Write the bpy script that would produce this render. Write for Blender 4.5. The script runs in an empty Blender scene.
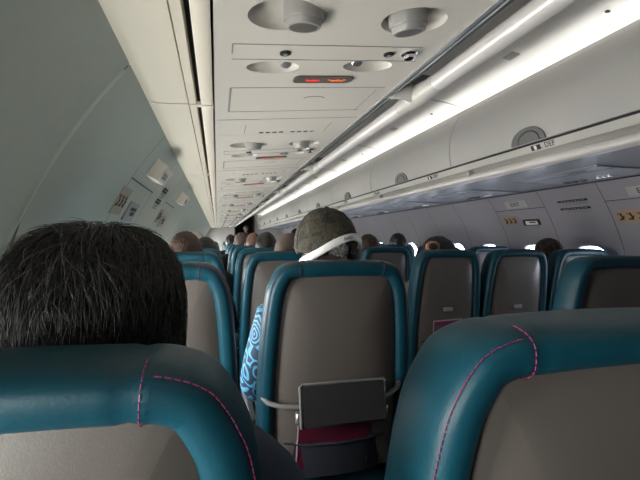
import bpy, bmesh, math, random
from mathutils import Vector, Matrix, noise
random.seed(7)
C = bpy.context.scene.collection
SC = bpy.context.scene
PI = math.pi
EYE = 1.2                                   # camera height; cabin heights below are relative to it

# ------------------------------------------------------------------ camera, world, lights, exposure
cam_data = bpy.data.cameras.new('camera')
cam = bpy.data.objects.new('camera', cam_data); C.objects.link(cam); SC.camera = cam
cam.location = (0, 0, EYE)
cam.rotation_euler = (PI/2 - math.radians(.14), 0, -math.radians(13.78))
cam_data.sensor_width = 36; cam_data.lens = 36*420/640; cam_data.clip_start = .02

world = bpy.data.worlds.new('world'); SC.world = world; world.use_nodes = True
world.node_tree.nodes['Background'].inputs[0].default_value = (.6, .75, 1, 1)
world.node_tree.nodes['Background'].inputs[1].default_value = .3

SC.view_settings.view_transform = 'Standard'; SC.view_settings.look = 'None'
SC.view_settings.exposure = 0.9; SC.view_settings.gamma = 1; SC.view_settings.use_curve_mapping = False

WIN_L, WIN_BOOST, WIN_R = 26.0, 29.0, 7.0                     # daylight in the panes, with added glow for some on the left
COVE_R, COVE_L = 1.2, .7                 # watts of the cove lamps along the ceiling

def cove_lamps(name, x, z, tilt, power, col=(1, .985, .95)):
    d = bpy.data.lights.new(name, 'AREA'); d.shape = 'RECTANGLE'; d.size = .025; d.size_y = 1.40
    d.energy = power; d.color = col
    for k in range(12):                        # one tube above every bin
        o = bpy.data.objects.new(name, d); C.objects.link(o)
        o.location = (x, -.5 + 1.45*k + .24, EYE+z); o.rotation_euler = (0, PI+tilt, 0)
cove_lamps('cove_lamp', 1.675, .782, math.radians(-58), COVE_R)
cove_lamps('cove_lamp', .45, .80, math.radians(38), COVE_L)

# ------------------------------------------------------------------ materials
def mat(name, col, rough=.5, metal=0, bump=0, bscale=200, var=0, vscale=6, spec=.5, emit=None, estr=0, coat=0):
    m = bpy.data.materials.new(name); m.use_nodes = True
    nt = m.node_tree; b = nt.nodes['Principled BSDF']
    b.inputs['Base Color'].default_value = (*col, 1)
    b.inputs['Roughness'].default_value = rough; b.inputs['Metallic'].default_value = metal
    b.inputs['Specular IOR Level'].default_value = spec
    if coat: b.inputs['Coat Weight'].default_value = coat
    tc = nt.nodes.new('ShaderNodeTexCoord')
    if var:
        n = nt.nodes.new('ShaderNodeTexNoise'); n.inputs['Scale'].default_value = vscale; n.inputs['Detail'].default_value = 4
        nt.links.new(tc.outputs['Object'], n.inputs['Vector'])
        r = nt.nodes.new('ShaderNodeValToRGB')
        r.color_ramp.elements[0].position = .3; r.color_ramp.elements[1].position = .7
        r.color_ramp.elements[0].color = (*[c*(1-var) for c in col], 1)
        r.color_ramp.elements[1].color = (*[min(1, c*(1+var)) for c in col], 1)
        nt.links.new(n.outputs['Fac'], r.inputs['Fac']); nt.links.new(r.outputs['Color'], b.inputs['Base Color'])
    if bump:
        n = nt.nodes.new('ShaderNodeTexNoise'); n.inputs['Scale'].default_value = bscale; n.inputs['Detail'].default_value = 3
        nt.links.new(tc.outputs['Object'], n.inputs['Vector'])
        bp = nt.nodes.new('ShaderNodeBump'); bp.inputs['Strength'].default_value = bump; bp.inputs['Distance'].default_value = .002
        nt.links.new(n.outputs['Fac'], bp.inputs['Height']); nt.links.new(bp.outputs['Normal'], b.inputs['Normal'])
    if emit:
        b.inputs['Emission Color'].default_value = (*emit, 1); b.inputs['Emission Strength'].default_value = estr
    return m

M = {}
M['wall_l'] = mat('left sidewall plastic', (.51, .555, .49), .55, bump=.15, bscale=350, var=.02, vscale=30)  # green cast of the light is mixed into the base colour
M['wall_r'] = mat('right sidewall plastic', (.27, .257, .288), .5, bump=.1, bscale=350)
M['seam'] = mat('dark seam', (.03, .03, .035), .8)
M['strip'] = mat('pale cover strip', (.62, .68, .58), .5)
M['cream'] = mat('cream bin plastic', (.70, .64, .55), .42, bump=.05, bscale=300)
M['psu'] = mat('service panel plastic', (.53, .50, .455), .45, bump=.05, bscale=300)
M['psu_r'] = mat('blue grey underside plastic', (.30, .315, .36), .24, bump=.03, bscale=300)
M['bin'] = mat('bin door plastic', (.37, .36, .345), .5, bump=.05, bscale=250)
M['lip'] = mat('bin lip plastic', (.44, .425, .40), .4)
M['rail'] = mat('satin rail', (.60, .575, .565), .28, metal=.2)
M['alu'] = mat('aluminium', (.7, .7, .7), .3, metal=.9)
M['chrome'] = mat('chrome', (.8, .8, .82), .12, metal=1)
M['ceiling'] = mat('ceiling plastic', (.82, .80, .765), .5)
M['vent'] = mat('vent nozzle grey', (.27, .262, .25), .4)
M['ventdark'] = mat('vent face grey', (.085, .078, .070), .5)
M['black'] = mat('black plastic', (.012, .012, .013), .5)
M['latch'] = mat('latch grey', (.12, .12, .125), .45)
M['carpet'] = mat('navy carpet', (.012, .016, .03), .95, bump=.6, bscale=500, var=.3, vscale=60)
M['bulk'] = mat('bulkhead laminate', (.38, .36, .345), .5)
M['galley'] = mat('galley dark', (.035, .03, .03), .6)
M['teal'] = mat('teal leather', (.003, .043, .066), .44, bump=.12, bscale=330, var=.10, vscale=9, spec=.28)
M['shell'] = mat('taupe seat shell', (.098, .087, .080), .36, bump=.06, bscale=600, var=.04, vscale=5)
M['stitch'] = mat('magenta thread', (.20, .012, .085), .7)
M['navy'] = mat('navy pocket fabric', (.008, .012, .022), .9, bump=.4, bscale=500)
M['frame'] = mat('dark seat frame', (.05, .05, .055), .45, metal=.5)
M['tray'] = mat('tray dark grey', (.022, .022, .023), .4)
M['trayedge'] = mat('tray bar grey', (.15, .15, .15), .35, metal=.1)
M['paper'] = mat('card paper', (.62, .60, .55), .7)
M['sign'] = mat('sign lens', (.10, .09, .085), .3)
M['red'] = mat('lit red symbol', (.5, .03, .02), .5, emit=(1, .05, .03), estr=.32)
M['orange'] = mat('lit orange symbol', (.6, .15, .02), .5, emit=(1, .13, .03), estr=.32)
M['orangecard'] = mat('orange instruction card', (.36, .25, .16), .6)
M['fadedcard'] = mat('faded tan instruction card', (.40, .36, .28), .6)
M['latchpale'] = mat('pale latch', (.24, .24, .25), .35)
M['greycard'] = mat('grey sign plate', (.36, .36, .36), .5)
M['ink'] = mat('black ink', (.01, .01, .012), .6)
M['fadeink'] = mat('grey print', (.22, .22, .24), .6)
M['redink'] = mat('red ink', (.35, .03, .02), .6)
M['whiteplate'] = mat('white plate', (.74, .74, .72), .5)
def pane_mat(name, col, s):
    m = bpy.data.materials.new(name); m.use_nodes = True; nt = m.node_tree
    b = nt.nodes['Principled BSDF']; b.inputs['Base Color'].default_value = (.8, .85, .9, 1); b.inputs['Roughness'].default_value = .1
    b.inputs['Emission Color'].default_value = (*col, 1); b.inputs['Emission Strength'].default_value = s
    return m
M['pane_l'] = pane_mat('daylit pane left', (1.0, 1.0, .94), WIN_L)
M['pane_boost'] = pane_mat('boosted left pane', (1.0, .98, .93), WIN_BOOST)  # extra glow added to some left panes to brighten seat backs; no wing outside
M['pane_r'] = pane_mat('daylit pane right', (.80, .88, 1.0), WIN_R)
M['skin'] = mat('skin', (.16, .082, .060), .5, var=.06, vscale=30)
M['skin_d'] = mat('tanned skin', (.085, .04, .027), .5, var=.06, vscale=30)
M['hair_k'] = mat('black hair', (.010, .009, .009), .42, bump=.8, bscale=160)
M['hair_b'] = mat('brown hair', (.038, .019, .011), .55, bump=.8, bscale=160)
M['hair_g'] = mat('salt and pepper hair', (.55, .54, .53), .55, bump=1, bscale=180, var=.7, vscale=140)
M['hair_w'] = mat('pale grey hair', (.42, .38, .35), .5, bump=.9, bscale=160)
M['buzz'] = mat('close cropped grey hair', (.10, .070, .060), .7, bump=.6, bscale=500, var=.15, vscale=200)
M['strand'] = mat('dark hair strand', (.008, .0073, .007), .36)
M['strand_g'] = mat('greying hair strand', (.05, .049, .048), .4)
M['cloth_k'] = mat('dark cloth', (.018, .018, .022), .9, bump=.3)
M['cloth_n'] = mat('navy cloth', (.02, .03, .06), .9, bump=.3)
M['cloth_w'] = mat('pale shirt cloth', (.55, .6, .68), .85, bump=.3)
M['cloth_b'] = mat('light blue shirt cloth', (.22, .40, .58), .85, bump=.3)
M['cloth_g'] = mat('grey shirt cloth', (.14, .14, .15), .9, bump=.3)
M['cloth_r'] = mat('red print cloth', (.30, .02, .03), .85, bump=.3, var=.6, vscale=45)
M['denim'] = mat('dark denim', (.025, .035, .06), .9, bump=.3)
M['hp'] = mat('silver white headphone plastic', (.78, .78, .79), .28)
M['hpdark'] = mat('headphone cushion', (.09, .09, .10), .5)
M['eye'] = mat('eye', (.5, .48, .45), .2)
M['scrunchie'] = mat('peach scrunchie', (.5, .25, .16), .8, bump=.8, bscale=90)

def ramp_mat(name, scale, stops, rough=.85, kind='noise', detail=3, distortion=0, bump=.2):
    m = bpy.data.materials.new(name); m.use_nodes = True; nt = m.node_tree; b = nt.nodes['Principled BSDF']
    b.inputs['Roughness'].default_value = rough
    tc = nt.nodes.new('ShaderNodeTexCoord')
    if kind == 'noise':
        t = nt.nodes.new('ShaderNodeTexNoise'); t.inputs['Detail'].default_value = detail
        if distortion: t.inputs['Distortion'].default_value = distortion
        out = t.outputs['Fac']
    else:
        t = nt.nodes.new('ShaderNodeTexWave'); t.wave_type = 'RINGS'; t.rings_direction = 'SPHERICAL'
        t.inputs['Distortion'].default_value = distortion; t.inputs['Detail'].default_value = detail
        t.inputs['Detail Scale'].default_value = .6
        out = t.outputs['Fac']
    t.inputs['Scale'].default_value = scale
    nt.links.new(tc.outputs['Object'], t.inputs['Vector'])
    r = nt.nodes.new('ShaderNodeValToRGB'); r.color_ramp.interpolation = 'CONSTANT' if kind == 'noise' else 'LINEAR'
    el = r.color_ramp.elements
    while len(el) < len(stops): el.new(.5)
    for e, (p, c) in zip(el, stops): e.position = p; e.color = (*c, 1)
    nt.links.new(out, r.inputs['Fac']); nt.links.new(r.outputs['Color'], b.inputs['Base Color'])
    return m
M['camo'] = ramp_mat('camouflage cloth', 30, [(0, (.014, .012, .009)), (.42, (.040, .034, .021)), (.52, (.022, .022, .013)), (.6, (.055, .046, .030))], detail=2, distortion=.4)
M['camo_red'] = ramp_mat('dark flowered scarf cloth', 55, [(0, (.012, .012, .012)), (.5, (.07, .055, .035)), (.57, (.015, .014, .014)), (.62, (.16, .05, .05))], detail=2)
def shirt_mat():
    m = bpy.data.materials.new('blue swirl print shirt'); m.use_nodes = True; nt = m.node_tree; b = nt.nodes['Principled BSDF']
    b.inputs['Roughness'].default_value = .8
    tc = nt.nodes.new('ShaderNodeTexCoord')
    v = nt.nodes.new('ShaderNodeTexVoronoi'); v.inputs['Scale'].default_value = 11
    n = nt.nodes.new('ShaderNodeTexNoise'); n.inputs['Scale'].default_value = 14; n.inputs['Detail'].default_value = 1
    nt.links.new(tc.outputs['Object'], v.inputs['Vector']); nt.links.new(tc.outputs['Object'], n.inputs['Vector'])
    a = nt.nodes.new('ShaderNodeMath'); a.operation = 'MULTIPLY_ADD'; a.inputs[1].default_value = .55
    nt.links.new(n.outputs['Fac'], a.inputs[0]); nt.links.new(v.outputs['Distance'], a.inputs[2])
    s = nt.nodes.new('ShaderNodeMath'); s.operation = 'MULTIPLY'; s.inputs[1].default_value = 34
    nt.links.new(a.outputs[0], s.inputs[0])
    k = nt.nodes.new('ShaderNodeMath'); k.operation = 'SINE'; nt.links.new(s.outputs[0], k.inputs[0])
    r = nt.nodes.new('ShaderNodeValToRGB'); el = r.color_ramp.elements
    el[0].position = .05; el[0].color = (.008, .03, .07, 1); el[1].position = .55; el[1].color = (.07, .30, .52, 1)
    nt.links.new(k.outputs[0], r.inputs['Fac']); nt.links.new(r.outputs['Color'], b.inputs['Base Color'])
    return m
M['swirl'] = shirt_mat()

# ------------------------------------------------------------------ mesh helpers
class MB:
    def __init__(s): s.v = []; s.f = []
    def add(s, vs, fs):
        o = len(s.v); s.v += [tuple(v) for v in vs]; s.f += [tuple(i+o for i in f) for f in fs]
    def box(s, c, h, mtx=None, bev=0):
        x, y, z = h
        if bev:
            vs = []
            for sx in (-1, 1):
                for sy in (-1, 1):
                    for sz in (-1, 1):
                        vs += [(sx*(x-bev), sy*(y-bev), sz*z), (sx*(x-bev), sy*y, sz*(z-bev)), (sx*x, sy*(y-bev), sz*(z-bev))]
            bm = bmesh.new()
            for v in vs: bm.verts.new(v)
            bmesh.ops.convex_hull(bm, input=bm.verts)
            bm.verts.index_update()
            vs = [v.co.copy() for v in bm.verts]; fs = [[v.index for v in f.verts] for f in bm.faces]; bm.free()
        else:
            vs = [(sx*x, sy*y, sz*z) for sx in (-1, 1) for sy in (-1, 1) for sz in (-1, 1)]
            fs = [(0, 1, 3, 2), (4, 6, 7, 5), (0, 4, 5, 1), (2, 3, 7, 6), (0, 2, 6, 4), (1, 5, 7, 3)]
        vs = [Vector(v) for v in vs]
        if mtx is not None: vs = [mtx @ v for v in vs]
        s.add([v + Vector(c) for v in vs], fs)
    def prism(s, poly, y0, y1):
        """polygon in (x, z) extruded along y"""
        n = len(poly)
        vs = [(p[0], y0, p[1]) for p in poly] + [(p[0], y1, p[1]) for p in poly]
        fs = [(i, (i+1) % n, (i+1) % n + n, i+n) for i in range(n)] + [tuple(range(n))[::-1], tuple(range(n, 2*n))]
        s.add(vs, fs)
    def tube(s, pts, r, n=10, cap=True):
        pts = [Vector(p) for p in pts]; k = len(pts)
        rs = r if isinstance(r, (list, tuple)) else [r]*k
        up = Vector((0, 0, 1)); vs = []
        prev = None
        for i, p in enumerate(pts):
            t = (pts[min(i+1, k-1)] - pts[max(i-1, 0)]).normalized()
            if prev is None:
                a = t.cross(up)
                if a.length < 1e-3: a = t.cross(Vector((1, 0, 0)))
            else: a = prev - t*prev.dot(t)
            a.normalize(); prev = a; b = t.cross(a)
            for j in range(n):
                q = 2*PI*j/n; vs.append(p + (a*math.cos(q) + b*math.sin(q))*rs[i])
        fs = [(i*n+j, i*n+(j+1) % n, (i+1)*n+(j+1) % n, (i+1)*n+j) for i in range(k-1) for j in range(n)]
        if cap: fs += [tuple(range(n))[::-1], tuple(range((k-1)*n, k*n))]
        s.add(vs, fs)
    def lathe(s, prof, mtx=None, n=24):
        """profile (r, z) about local z"""
        vs = []; k = len(prof)
        for r, z in prof:
            for j in range(n):
                q = 2*PI*j/n; v = Vector((r*math.cos(q), r*math.sin(q), z)); vs.append(mtx @ v if mtx is not None else v)
        fs = [(i*n+j, i*n+(j+1) % n, (i+1)*n+(j+1) % n, (i+1)*n+j) for i in range(k-1) for j in range(n)]
        fs += [tuple(range(n))[::-1], tuple(range((k-1)*n, k*n))]
        s.add(vs, fs)
    def ball(s, c, r, seg=12, ring=8):
        rx, ry, rz = r if isinstance(r, (tuple, list)) else (r, r, r)
        vs = [(c[0], c[1], c[2]-rz)]
        for i in range(1, ring):
            a = -PI/2 + PI*i/ring
            for j in range(seg):
                q = 2*PI*j/seg; vs.append((c[0]+rx*math.cos(a)*math.cos(q), c[1]+ry*math.cos(a)*math.sin(q), c[2]+rz*math.sin(a)))
        vs.append((c[0], c[1], c[2]+rz)); last = len(vs)-1
        fs = [(0, 1+(j+1) % seg, 1+j) for j in range(seg)]
        fs += [(1+i*seg+j, 1+i*seg+(j+1) % seg, 1+(i+1)*seg+(j+1) % seg, 1+(i+1)*seg+j) for i in range(ring-2) for j in range(seg)]
        b = 1+(ring-2)*seg
        fs += [(last, b+j, b+(j+1) % seg) for j in range(seg)]
        s.add(vs, fs)
    def build(s, name, m, parent=None, smooth=True, angle=40):
        me = bpy.data.meshes.new(name); me.from_pydata(s.v, [], s.f); me.update()
        bm = bmesh.new(); bm.from_mesh(me); bmesh.ops.recalc_face_normals(bm, faces=bm.faces); bm.to_mesh(me); bm.free()
        return link(name, me, m, parent, smooth, angle)
def link(name, me, m, parent=None, smooth=True, angle=40):
    if m: me.materials.append(m)
    if smooth:
        for p in me.polygons: p.use_smooth = True
        try: me.set_sharp_from_angle(angle=math.radians(angle))
        except Exception: pass
    o = bpy.data.objects.new(name, me); C.objects.link(o)
    if parent: o.parent = parent
    return o
def tag(o, label=None, cat=None, group=None, kind=None):
    if label: o['label'] = label
    if cat: o['category'] = cat
    if group: o['group'] = group
    if kind: o['kind'] = kind
    return o
def thing(name, label, cat, loc=(0, 0, 0), group=None):
    o = bpy.data.objects.new(name, None); C.objects.link(o); o.location = loc; o.empty_display_size = .1
    return tag(o, label, cat, group)
def struct(o): o['kind'] = 'structure'; return o
KIDS = {}
def kids(o): return [c for c in list(C.objects) if c.parent is o]
def dup(root, loc, label=None, group=None, skip=()):
    r = root.copy(); C.objects.link(r); r.location = loc
    if label: r['label'] = label
    if group: r['group'] = group
    for ch in kids(root):
        if ch.name.split('.')[0] in skip: continue
        c = ch.copy(); C.objects.link(c); c.parent = r
        for g in kids(ch):
            if g.name.split('.')[0] in skip: continue
            d = g.copy(); C.objects.link(d); d.parent = c
    return r
def text_mesh(body, size, depth=.0006, align='CENTER'):
    cu = bpy.data.curves.new('lettering', 'FONT'); cu.body = body; cu.size = size; cu.extrude = depth
    cu.align_x = align; cu.align_y = 'CENTER'; cu.resolution_u = 2
    o = bpy.data.objects.new('lettering_source', cu); C.objects.link(o)
    dg = bpy.context.evaluated_depsgraph_get(); me = bpy.data.meshes.new_from_object(o.evaluated_get(dg))
    bpy.data.objects.remove(o); bpy.data.curves.remove(cu)
    me.materials.clear()
    return me
def evaluated(o):
    dg = bpy.context.evaluated_depsgraph_get()
    return bpy.data.meshes.new_from_object(o.evaluated_get(dg))
ORD = ['first', 'second', 'third', 'fourth', 'fifth', 'sixth', 'seventh', 'eighth', 'ninth', 'tenth', 'eleventh', 'twelfth',
       'thirteenth', 'fourteenth', 'fifteenth', 'sixteenth', 'seventeenth', 'eighteenth']

# ------------------------------------------------------------------ cabin shell
XC, RAD, ZC = 1.045, 1.62, -.62             # the fuselage circle, seen from the camera
Y_BACK, Y_END = -1.4, 16.0
def wx(side, z, off=0):                     # wall x at height z (relative to the eye); off > 0 goes outboard
    return XC + side*math.sqrt(max(0, (RAD+off)**2 - (z-ZC)**2))
def wpt(side, y, z, off=0):                 # off along the wall normal
    a = math.asin(max(-1, min(1, (z-ZC)/RAD)))
    return Vector((XC + side*(RAD+off)*math.cos(a), y, EYE + ZC + (RAD+off)*math.sin(a)))
WZ, WH, WV, WCR = -.236, .135, .185, .105   # window centre height, half width, half height, corner radius
def rrect(cx, cy, hw, hh, r, n=6):
    p = []
    for (sx, sy, a0) in ((1, 1, 0), (-1, 1, 90), (-1, -1, 180), (1, -1, 270)):
        for k in range(n+1):
            a = math.radians(a0 + 90*k/n); p.append((cx+sx*(hw-r)+r*math.cos(a), cy+sy*(hh-r)+r*math.sin(a)))
    return p
def grid(mb, side, y0, y1, z0, z1, ny=1, nz=5, off=0):
    vs = [wpt(side, y0+(y1-y0)*i/ny, z0+(z1-z0)*j/nz, off) for j in range(nz+1) for i in range(ny+1)]
    fs = [(j*(ny+1)+i, j*(ny+1)+i+1, (j+1)*(ny+1)+i+1, (j+1)*(ny+1)+i) for j in range(nz) for i in range(ny)]
    mb.add(vs, fs)
def window_zone(mb, side, y0, y1, z0, z1, yc, off=0):
    loop = rrect(yc, WZ, WH+.012, WV+.012, WCR)
    outer = []
    for (a, b) in loop:
        dx, dy = a-yc, b-WZ
        k = min(((y1-yc) if dx > 0 else (yc-y0))/max(abs(dx), 1e-6), ((z1-WZ) if dy > 0 else (WZ-z0))/max(abs(dy), 1e-6))
        outer.append([yc+dx*k, WZ+dy*k])
    for (cy, cz) in ((y0, z0), (y0, z1), (y1, z0), (y1, z1)):      # snap the nearest ray to each corner
        j = min(range(len(outer)), key=lambda i: (outer[i][0]-cy)**2 + (outer[i][1]-cz)**2); outer[j] = [cy, cz]
    n = len(loop); R = 5; vs = []
    for r in range(R+1):
        t = r/R
        for p, q in zip(outer, loop): vs.append(wpt(side, p[0]*(1-t)+q[0]*t, p[1]*(1-t)+q[1]*t, off))
    mb.add(vs, [(r*n+i, r*n+(i+1) % n, (r+1)*n+(i+1) % n, (r+1)*n+i) for r in range(R) for i in range(n)])

def panel_edges(fixed, step):
    e = list(fixed)
    while e[-1] + step < Y_END: e.append(round(e[-1]+step, 3))
    e.append(Y_END)
    while e[0] - step > Y_BACK: e.insert(0, round(e[0]-step, 3))
    e.insert(0, Y_BACK)
    return e
EDGE = {1: panel_edges([1.62, 2.18, 2.69, 3.27, 3.86], .56), -1: panel_edges([1.075, 1.79, 2.34, 2.90, 3.45], .56)}
DOORS = {1: [(1.62, 2.18), (2.69, 3.27)], -1: [(1.79, 2.34), (2.90, 3.45)]}
win_n = 0; door_n = 0
ZTOP = {1: .372, -1: .43}
for side, nm in ((-1, 'wall_left'), (1, 'wall_right')):
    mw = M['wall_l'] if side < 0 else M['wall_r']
    mb = MB(); E = EDGE[side]; G = .0022
    for a, b in zip(E[:-1], E[1:]):
        yc = (a+b)/2 if (b-a) < .65 else b-.27
        if side < 0 and abs(b-1.075) < .01: yc = .885  # unseen window moved forward so its light reaches the seat back ahead
        isdoor = (a, b) in DOORS[side]
        wide = (b-a) > .40
        y0, y1 = a+G, b-G
        if isdoor:
            db = MB()
            window_zone(db, side, y0, y1, -.46, .07, yc, 0); grid(db, side, y0, y1, .07, .242-G, nz=4); grid(db, side, y0, y1, -.85, -.46, nz=4)
            door_n += 1
            d = struct(db.build('door_%d' % door_n, mw)); d['label'] = 'overwing exit door panel with a window in the cabin sidewall'
            grid(mb, side, y0, y1, .242+G, ZTOP[side], nz=4)
        else:
            grid(mb, side, y0, y1, .07, ZTOP[side], nz=8)
            grid(mb, side, y0, y1, -.85, -.46, nz=4)
            if wide: window_zone(mb, side, y0, y1, -.46, .07, yc, 0)
            else: grid(mb, side, y0, y1, -.46, .07, nz=5)
        grid(mb, side, y0, y1, -1.2, -.85, nz=4)
        if wide:
            win_n += 1
            wb = MB(); inner = rrect(yc, WZ, WH, WV, WCR-.01); outer = rrect(yc, WZ, WH+.028, WV+.028, WCR+.012)
            glass = rrect(yc, WZ, WH-.016, WV-.016, WCR-.02); n = len(inner)
            vs = [wpt(side, p, q, .004) for p, q in outer] + [wpt(side, p, q, -.006) for p, q in rrect(yc, WZ, WH+.012, WV+.012, WCR)] \
                + [wpt(side, p, q, -.002) for p, q in inner] + [wpt(side, p, q, .045) for p, q in glass]
            wb.add(vs, [(r*n+i, r*n+(i+1) % n, (r+1)*n+(i+1) % n, (r+1)*n+i) for r in range(3) for i in range(n)])
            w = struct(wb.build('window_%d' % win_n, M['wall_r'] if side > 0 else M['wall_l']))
            pb = MB(); pb.add([wpt(side, p, q, .0445) for p, q in glass], [tuple(range(n))])
            if (side > 0 and yc < 1.7) or yc < -.5: pb.build('added_closed_shade', M['cream'], w)  # unseen shades, added closed to keep light off the seat backs
            else: pb.build('pane', M['pane_r'] if side > 0 else M['pane_boost'] if .6 < yc < 4 else M['pane_l'], w)
    wobj = struct(mb.build(nm, mw))
    bk = MB(); grid(bk, side, Y_BACK, Y_END, -1.2, .95, nz=24, off=.07)
    bk.build('backing', M['seam'], wobj)
# pale cover strip on the near left seam
cs = MB()
for (yy) in (1.075,):
    pts = [(yy, z) for z in [-.8+.04*i for i in range(31)] if z < .425]
    for dy in (0,):
        vs = []
        for y, z in pts:
            vs += [wpt(-1, y-.007, z, 0), wpt(-1, y-.004, z, -.004), wpt(-1, y+.004, z, -.004), wpt(-1, y+.007, z, 0)]
        cs.add(vs, [(4*i+j, 4*i+j+1, 4*i+j+5, 4*i+j+4) for i in range(len(pts)-1) for j in range(3)])
struct(cs.build('trim_1', M['strip']))

f = MB(); f.box((XC, (Y_BACK+Y_END)/2, -.01), (1.53, (Y_END-Y_BACK)/2, .01)); struct(f.build('floor', M['carpet']))
# ceiling: arched panels with thin joints
CEIL = [(.52, .893), (.60, .912), (.80, .94), (1.05, .955), (1.30, .948), (1.50, .925), (1.62, .902), (1.70, .882)]
cb = MB(); CE = [-1.4, -.35, 1.1, 2.56, 4.0, 5.45, 6.9, 8.35, 9.8, 11.25, 12.7, 14.15, 16.0]
for a, b in zip(CE[:-1], CE[1:]):
    low = [(x, EYE+z) for x, z in CEIL]; cb.prism(low + [(x, z+.008) for x, z in low[::-1]], a+.003, b-.003)
ceil = struct(cb.build('ceiling', M['ceiling'], angle=30))
cj = MB()
for y in CE[1:-1]:
    cj.tube([(x, y, EYE+z-.001) for x, z in CEIL], .004, 6)
cj.build('joint_strip', M['lip'], ceil)
ck = MB(); n_ = 24
ck.add([(XC+(RAD+.05)*math.cos(a), y, EYE+ZC+(RAD+.05)*math.sin(a)) for y in (Y_BACK, Y_END) for a in [math.radians(55+70*i/n_) for i in range(n_+1)]],
       [(i, i+1, n_+2+i, n_+1+i) for i in range(n_)])
ck.build('crown_backing', M['bin'], ceil)
cf = MB()
for y in (1.84, 3.3, 4.75, 6.2, 7.65): cf.box((1.45, y, EYE+.928), (.022, .035, .004), Matrix.Rotation(math.radians(7), 3, 'Y'))
cf.build('ceiling_plate', M['lip'], ceil)
ch = MB()
for y in (1.37, 2.8, 4.3): ch.box((1.53, y, EYE+.917), (.008, .006, .003))
ch.build('ceiling_hole', M['seam'], ceil)

def disk_wall(name, y, hole=None, m=None):
    mb = MB(); xs = [XC + RAD*1.03*math.cos(math.radians(a)) for a in range(0, 181, 4)]
    zs = [max(0, EYE+ZC + RAD*1.03*math.sin(math.radians(a))) for a in range(0, 181, 4)]
    bx0, bx1 = min(xs), max(xs)
    if hole:
        x0, x1, zt = hole
        top = lambda x: EYE+ZC+math.sqrt(max(0, (RAD*1.03)**2-(x-XC)**2))
        def strip(a, b, zb):
            k = 10; P = [a+(b-a)*i/k for i in range(k+1)]
            poly = [(p, max(zb+.001, top(p))) for p in P] + [(b, zb), (a, zb)]
            mb.prism(poly, y, y+.03)
        strip(bx0, x0, 0); strip(x1, bx1, 0); strip(x0, x1, zt)
    else:
        mb.prism([(bx1, 0)] + list(zip(xs, zs)) + [(bx0, 0)], y, y+.03)
    return struct(mb.build(name, m or M['bulk']))
disk_wall('wall_back', Y_BACK-.03, None, M['carpet'])  # unseen rear wall, set close and dark so less light reaches the near seats
disk_wall('wall_front', Y_END, (.655, 1.36, EYE+.865))
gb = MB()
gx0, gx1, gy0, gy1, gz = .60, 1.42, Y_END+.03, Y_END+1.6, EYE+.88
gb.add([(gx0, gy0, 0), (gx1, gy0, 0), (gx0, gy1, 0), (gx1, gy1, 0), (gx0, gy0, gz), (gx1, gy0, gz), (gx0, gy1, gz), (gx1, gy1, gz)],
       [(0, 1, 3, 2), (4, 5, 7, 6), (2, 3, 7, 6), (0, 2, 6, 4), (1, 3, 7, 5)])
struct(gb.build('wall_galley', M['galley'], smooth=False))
# dark edging round the galley doorway
gt = MB()
for x in (.655, 1.36): gt.box((x, Y_END-.01, (EYE+.865)/2), (.02, .02, (EYE+.865)/2))
struct(gt.build('trim_2', M['galley']))

# ------------------------------------------------------------------ overhead bins, left (seen from below)
SL = .09                                     # the service channel rises towards the aisle
def uz(x): return .415 + SL*(x-.03)
BINS_L = [-1.38, -.12, 1.33, 2.78, 4.23, 5.68, 7.13, 8.58, 10.03, 11.48, 12.93, 14.38, 15.98]
for i, (a, b) in enumerate(zip(BINS_L[:-1], BINS_L[1:])):
    where = ['nearest, directly overhead', 'second'] + ORD[2:]
    t = thing('overhead_bin', 'cream bottomed overhead bin by the left wall, %s from the camera' % ORD[i], 'overhead bin', (0, a, EYE), 'bins along the left wall')
    L = b-a; g = .0036
    mb = MB()                                 # hollow bin box above
    mb.prism([(-.10, .475), (.585, .525), (.615, .55), (.60, .70), (.565, .85), (.55, .85), (.55, .78), (.40, .78), (.22, .74), (.04, .60)], g, L-g)
    mb.build('bin_body', M['bin'], t)
    mb = MB()
    s = [(-.21, .425), (-.195, .409), (-.17, .405), (-.084, .4085), (-.084, .43), (-.17, .43), (-.2, .44)]
    mb.prism(s, g, L-g)
    mb.prism([(-.0812, .4085), (-.061, .4095), (-.061, .445), (-.0812, .445)], g, L-g)
    mb.build('bin_underside', M['cream'], t)
    mb = MB()
    mb.prism([(-.047, .410), (-.0425, .4075), (-.016, .4085), (-.012, .411), (-.012, .44), (-.047, .44)], g, L-g)
    mb.prism([(-.0625, .4095), (-.0105, .4115), (-.0105, .42), (-.0625, .42)], g, .03)
    mb.build('light_lens', M['cream'], t)
    mb = MB(); mb.prism([(-.10, .452), (.0, .452), (.0, .472), (-.10, .472)], g, L-g)
    mb.build('channel', M['seam'], t)

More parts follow.
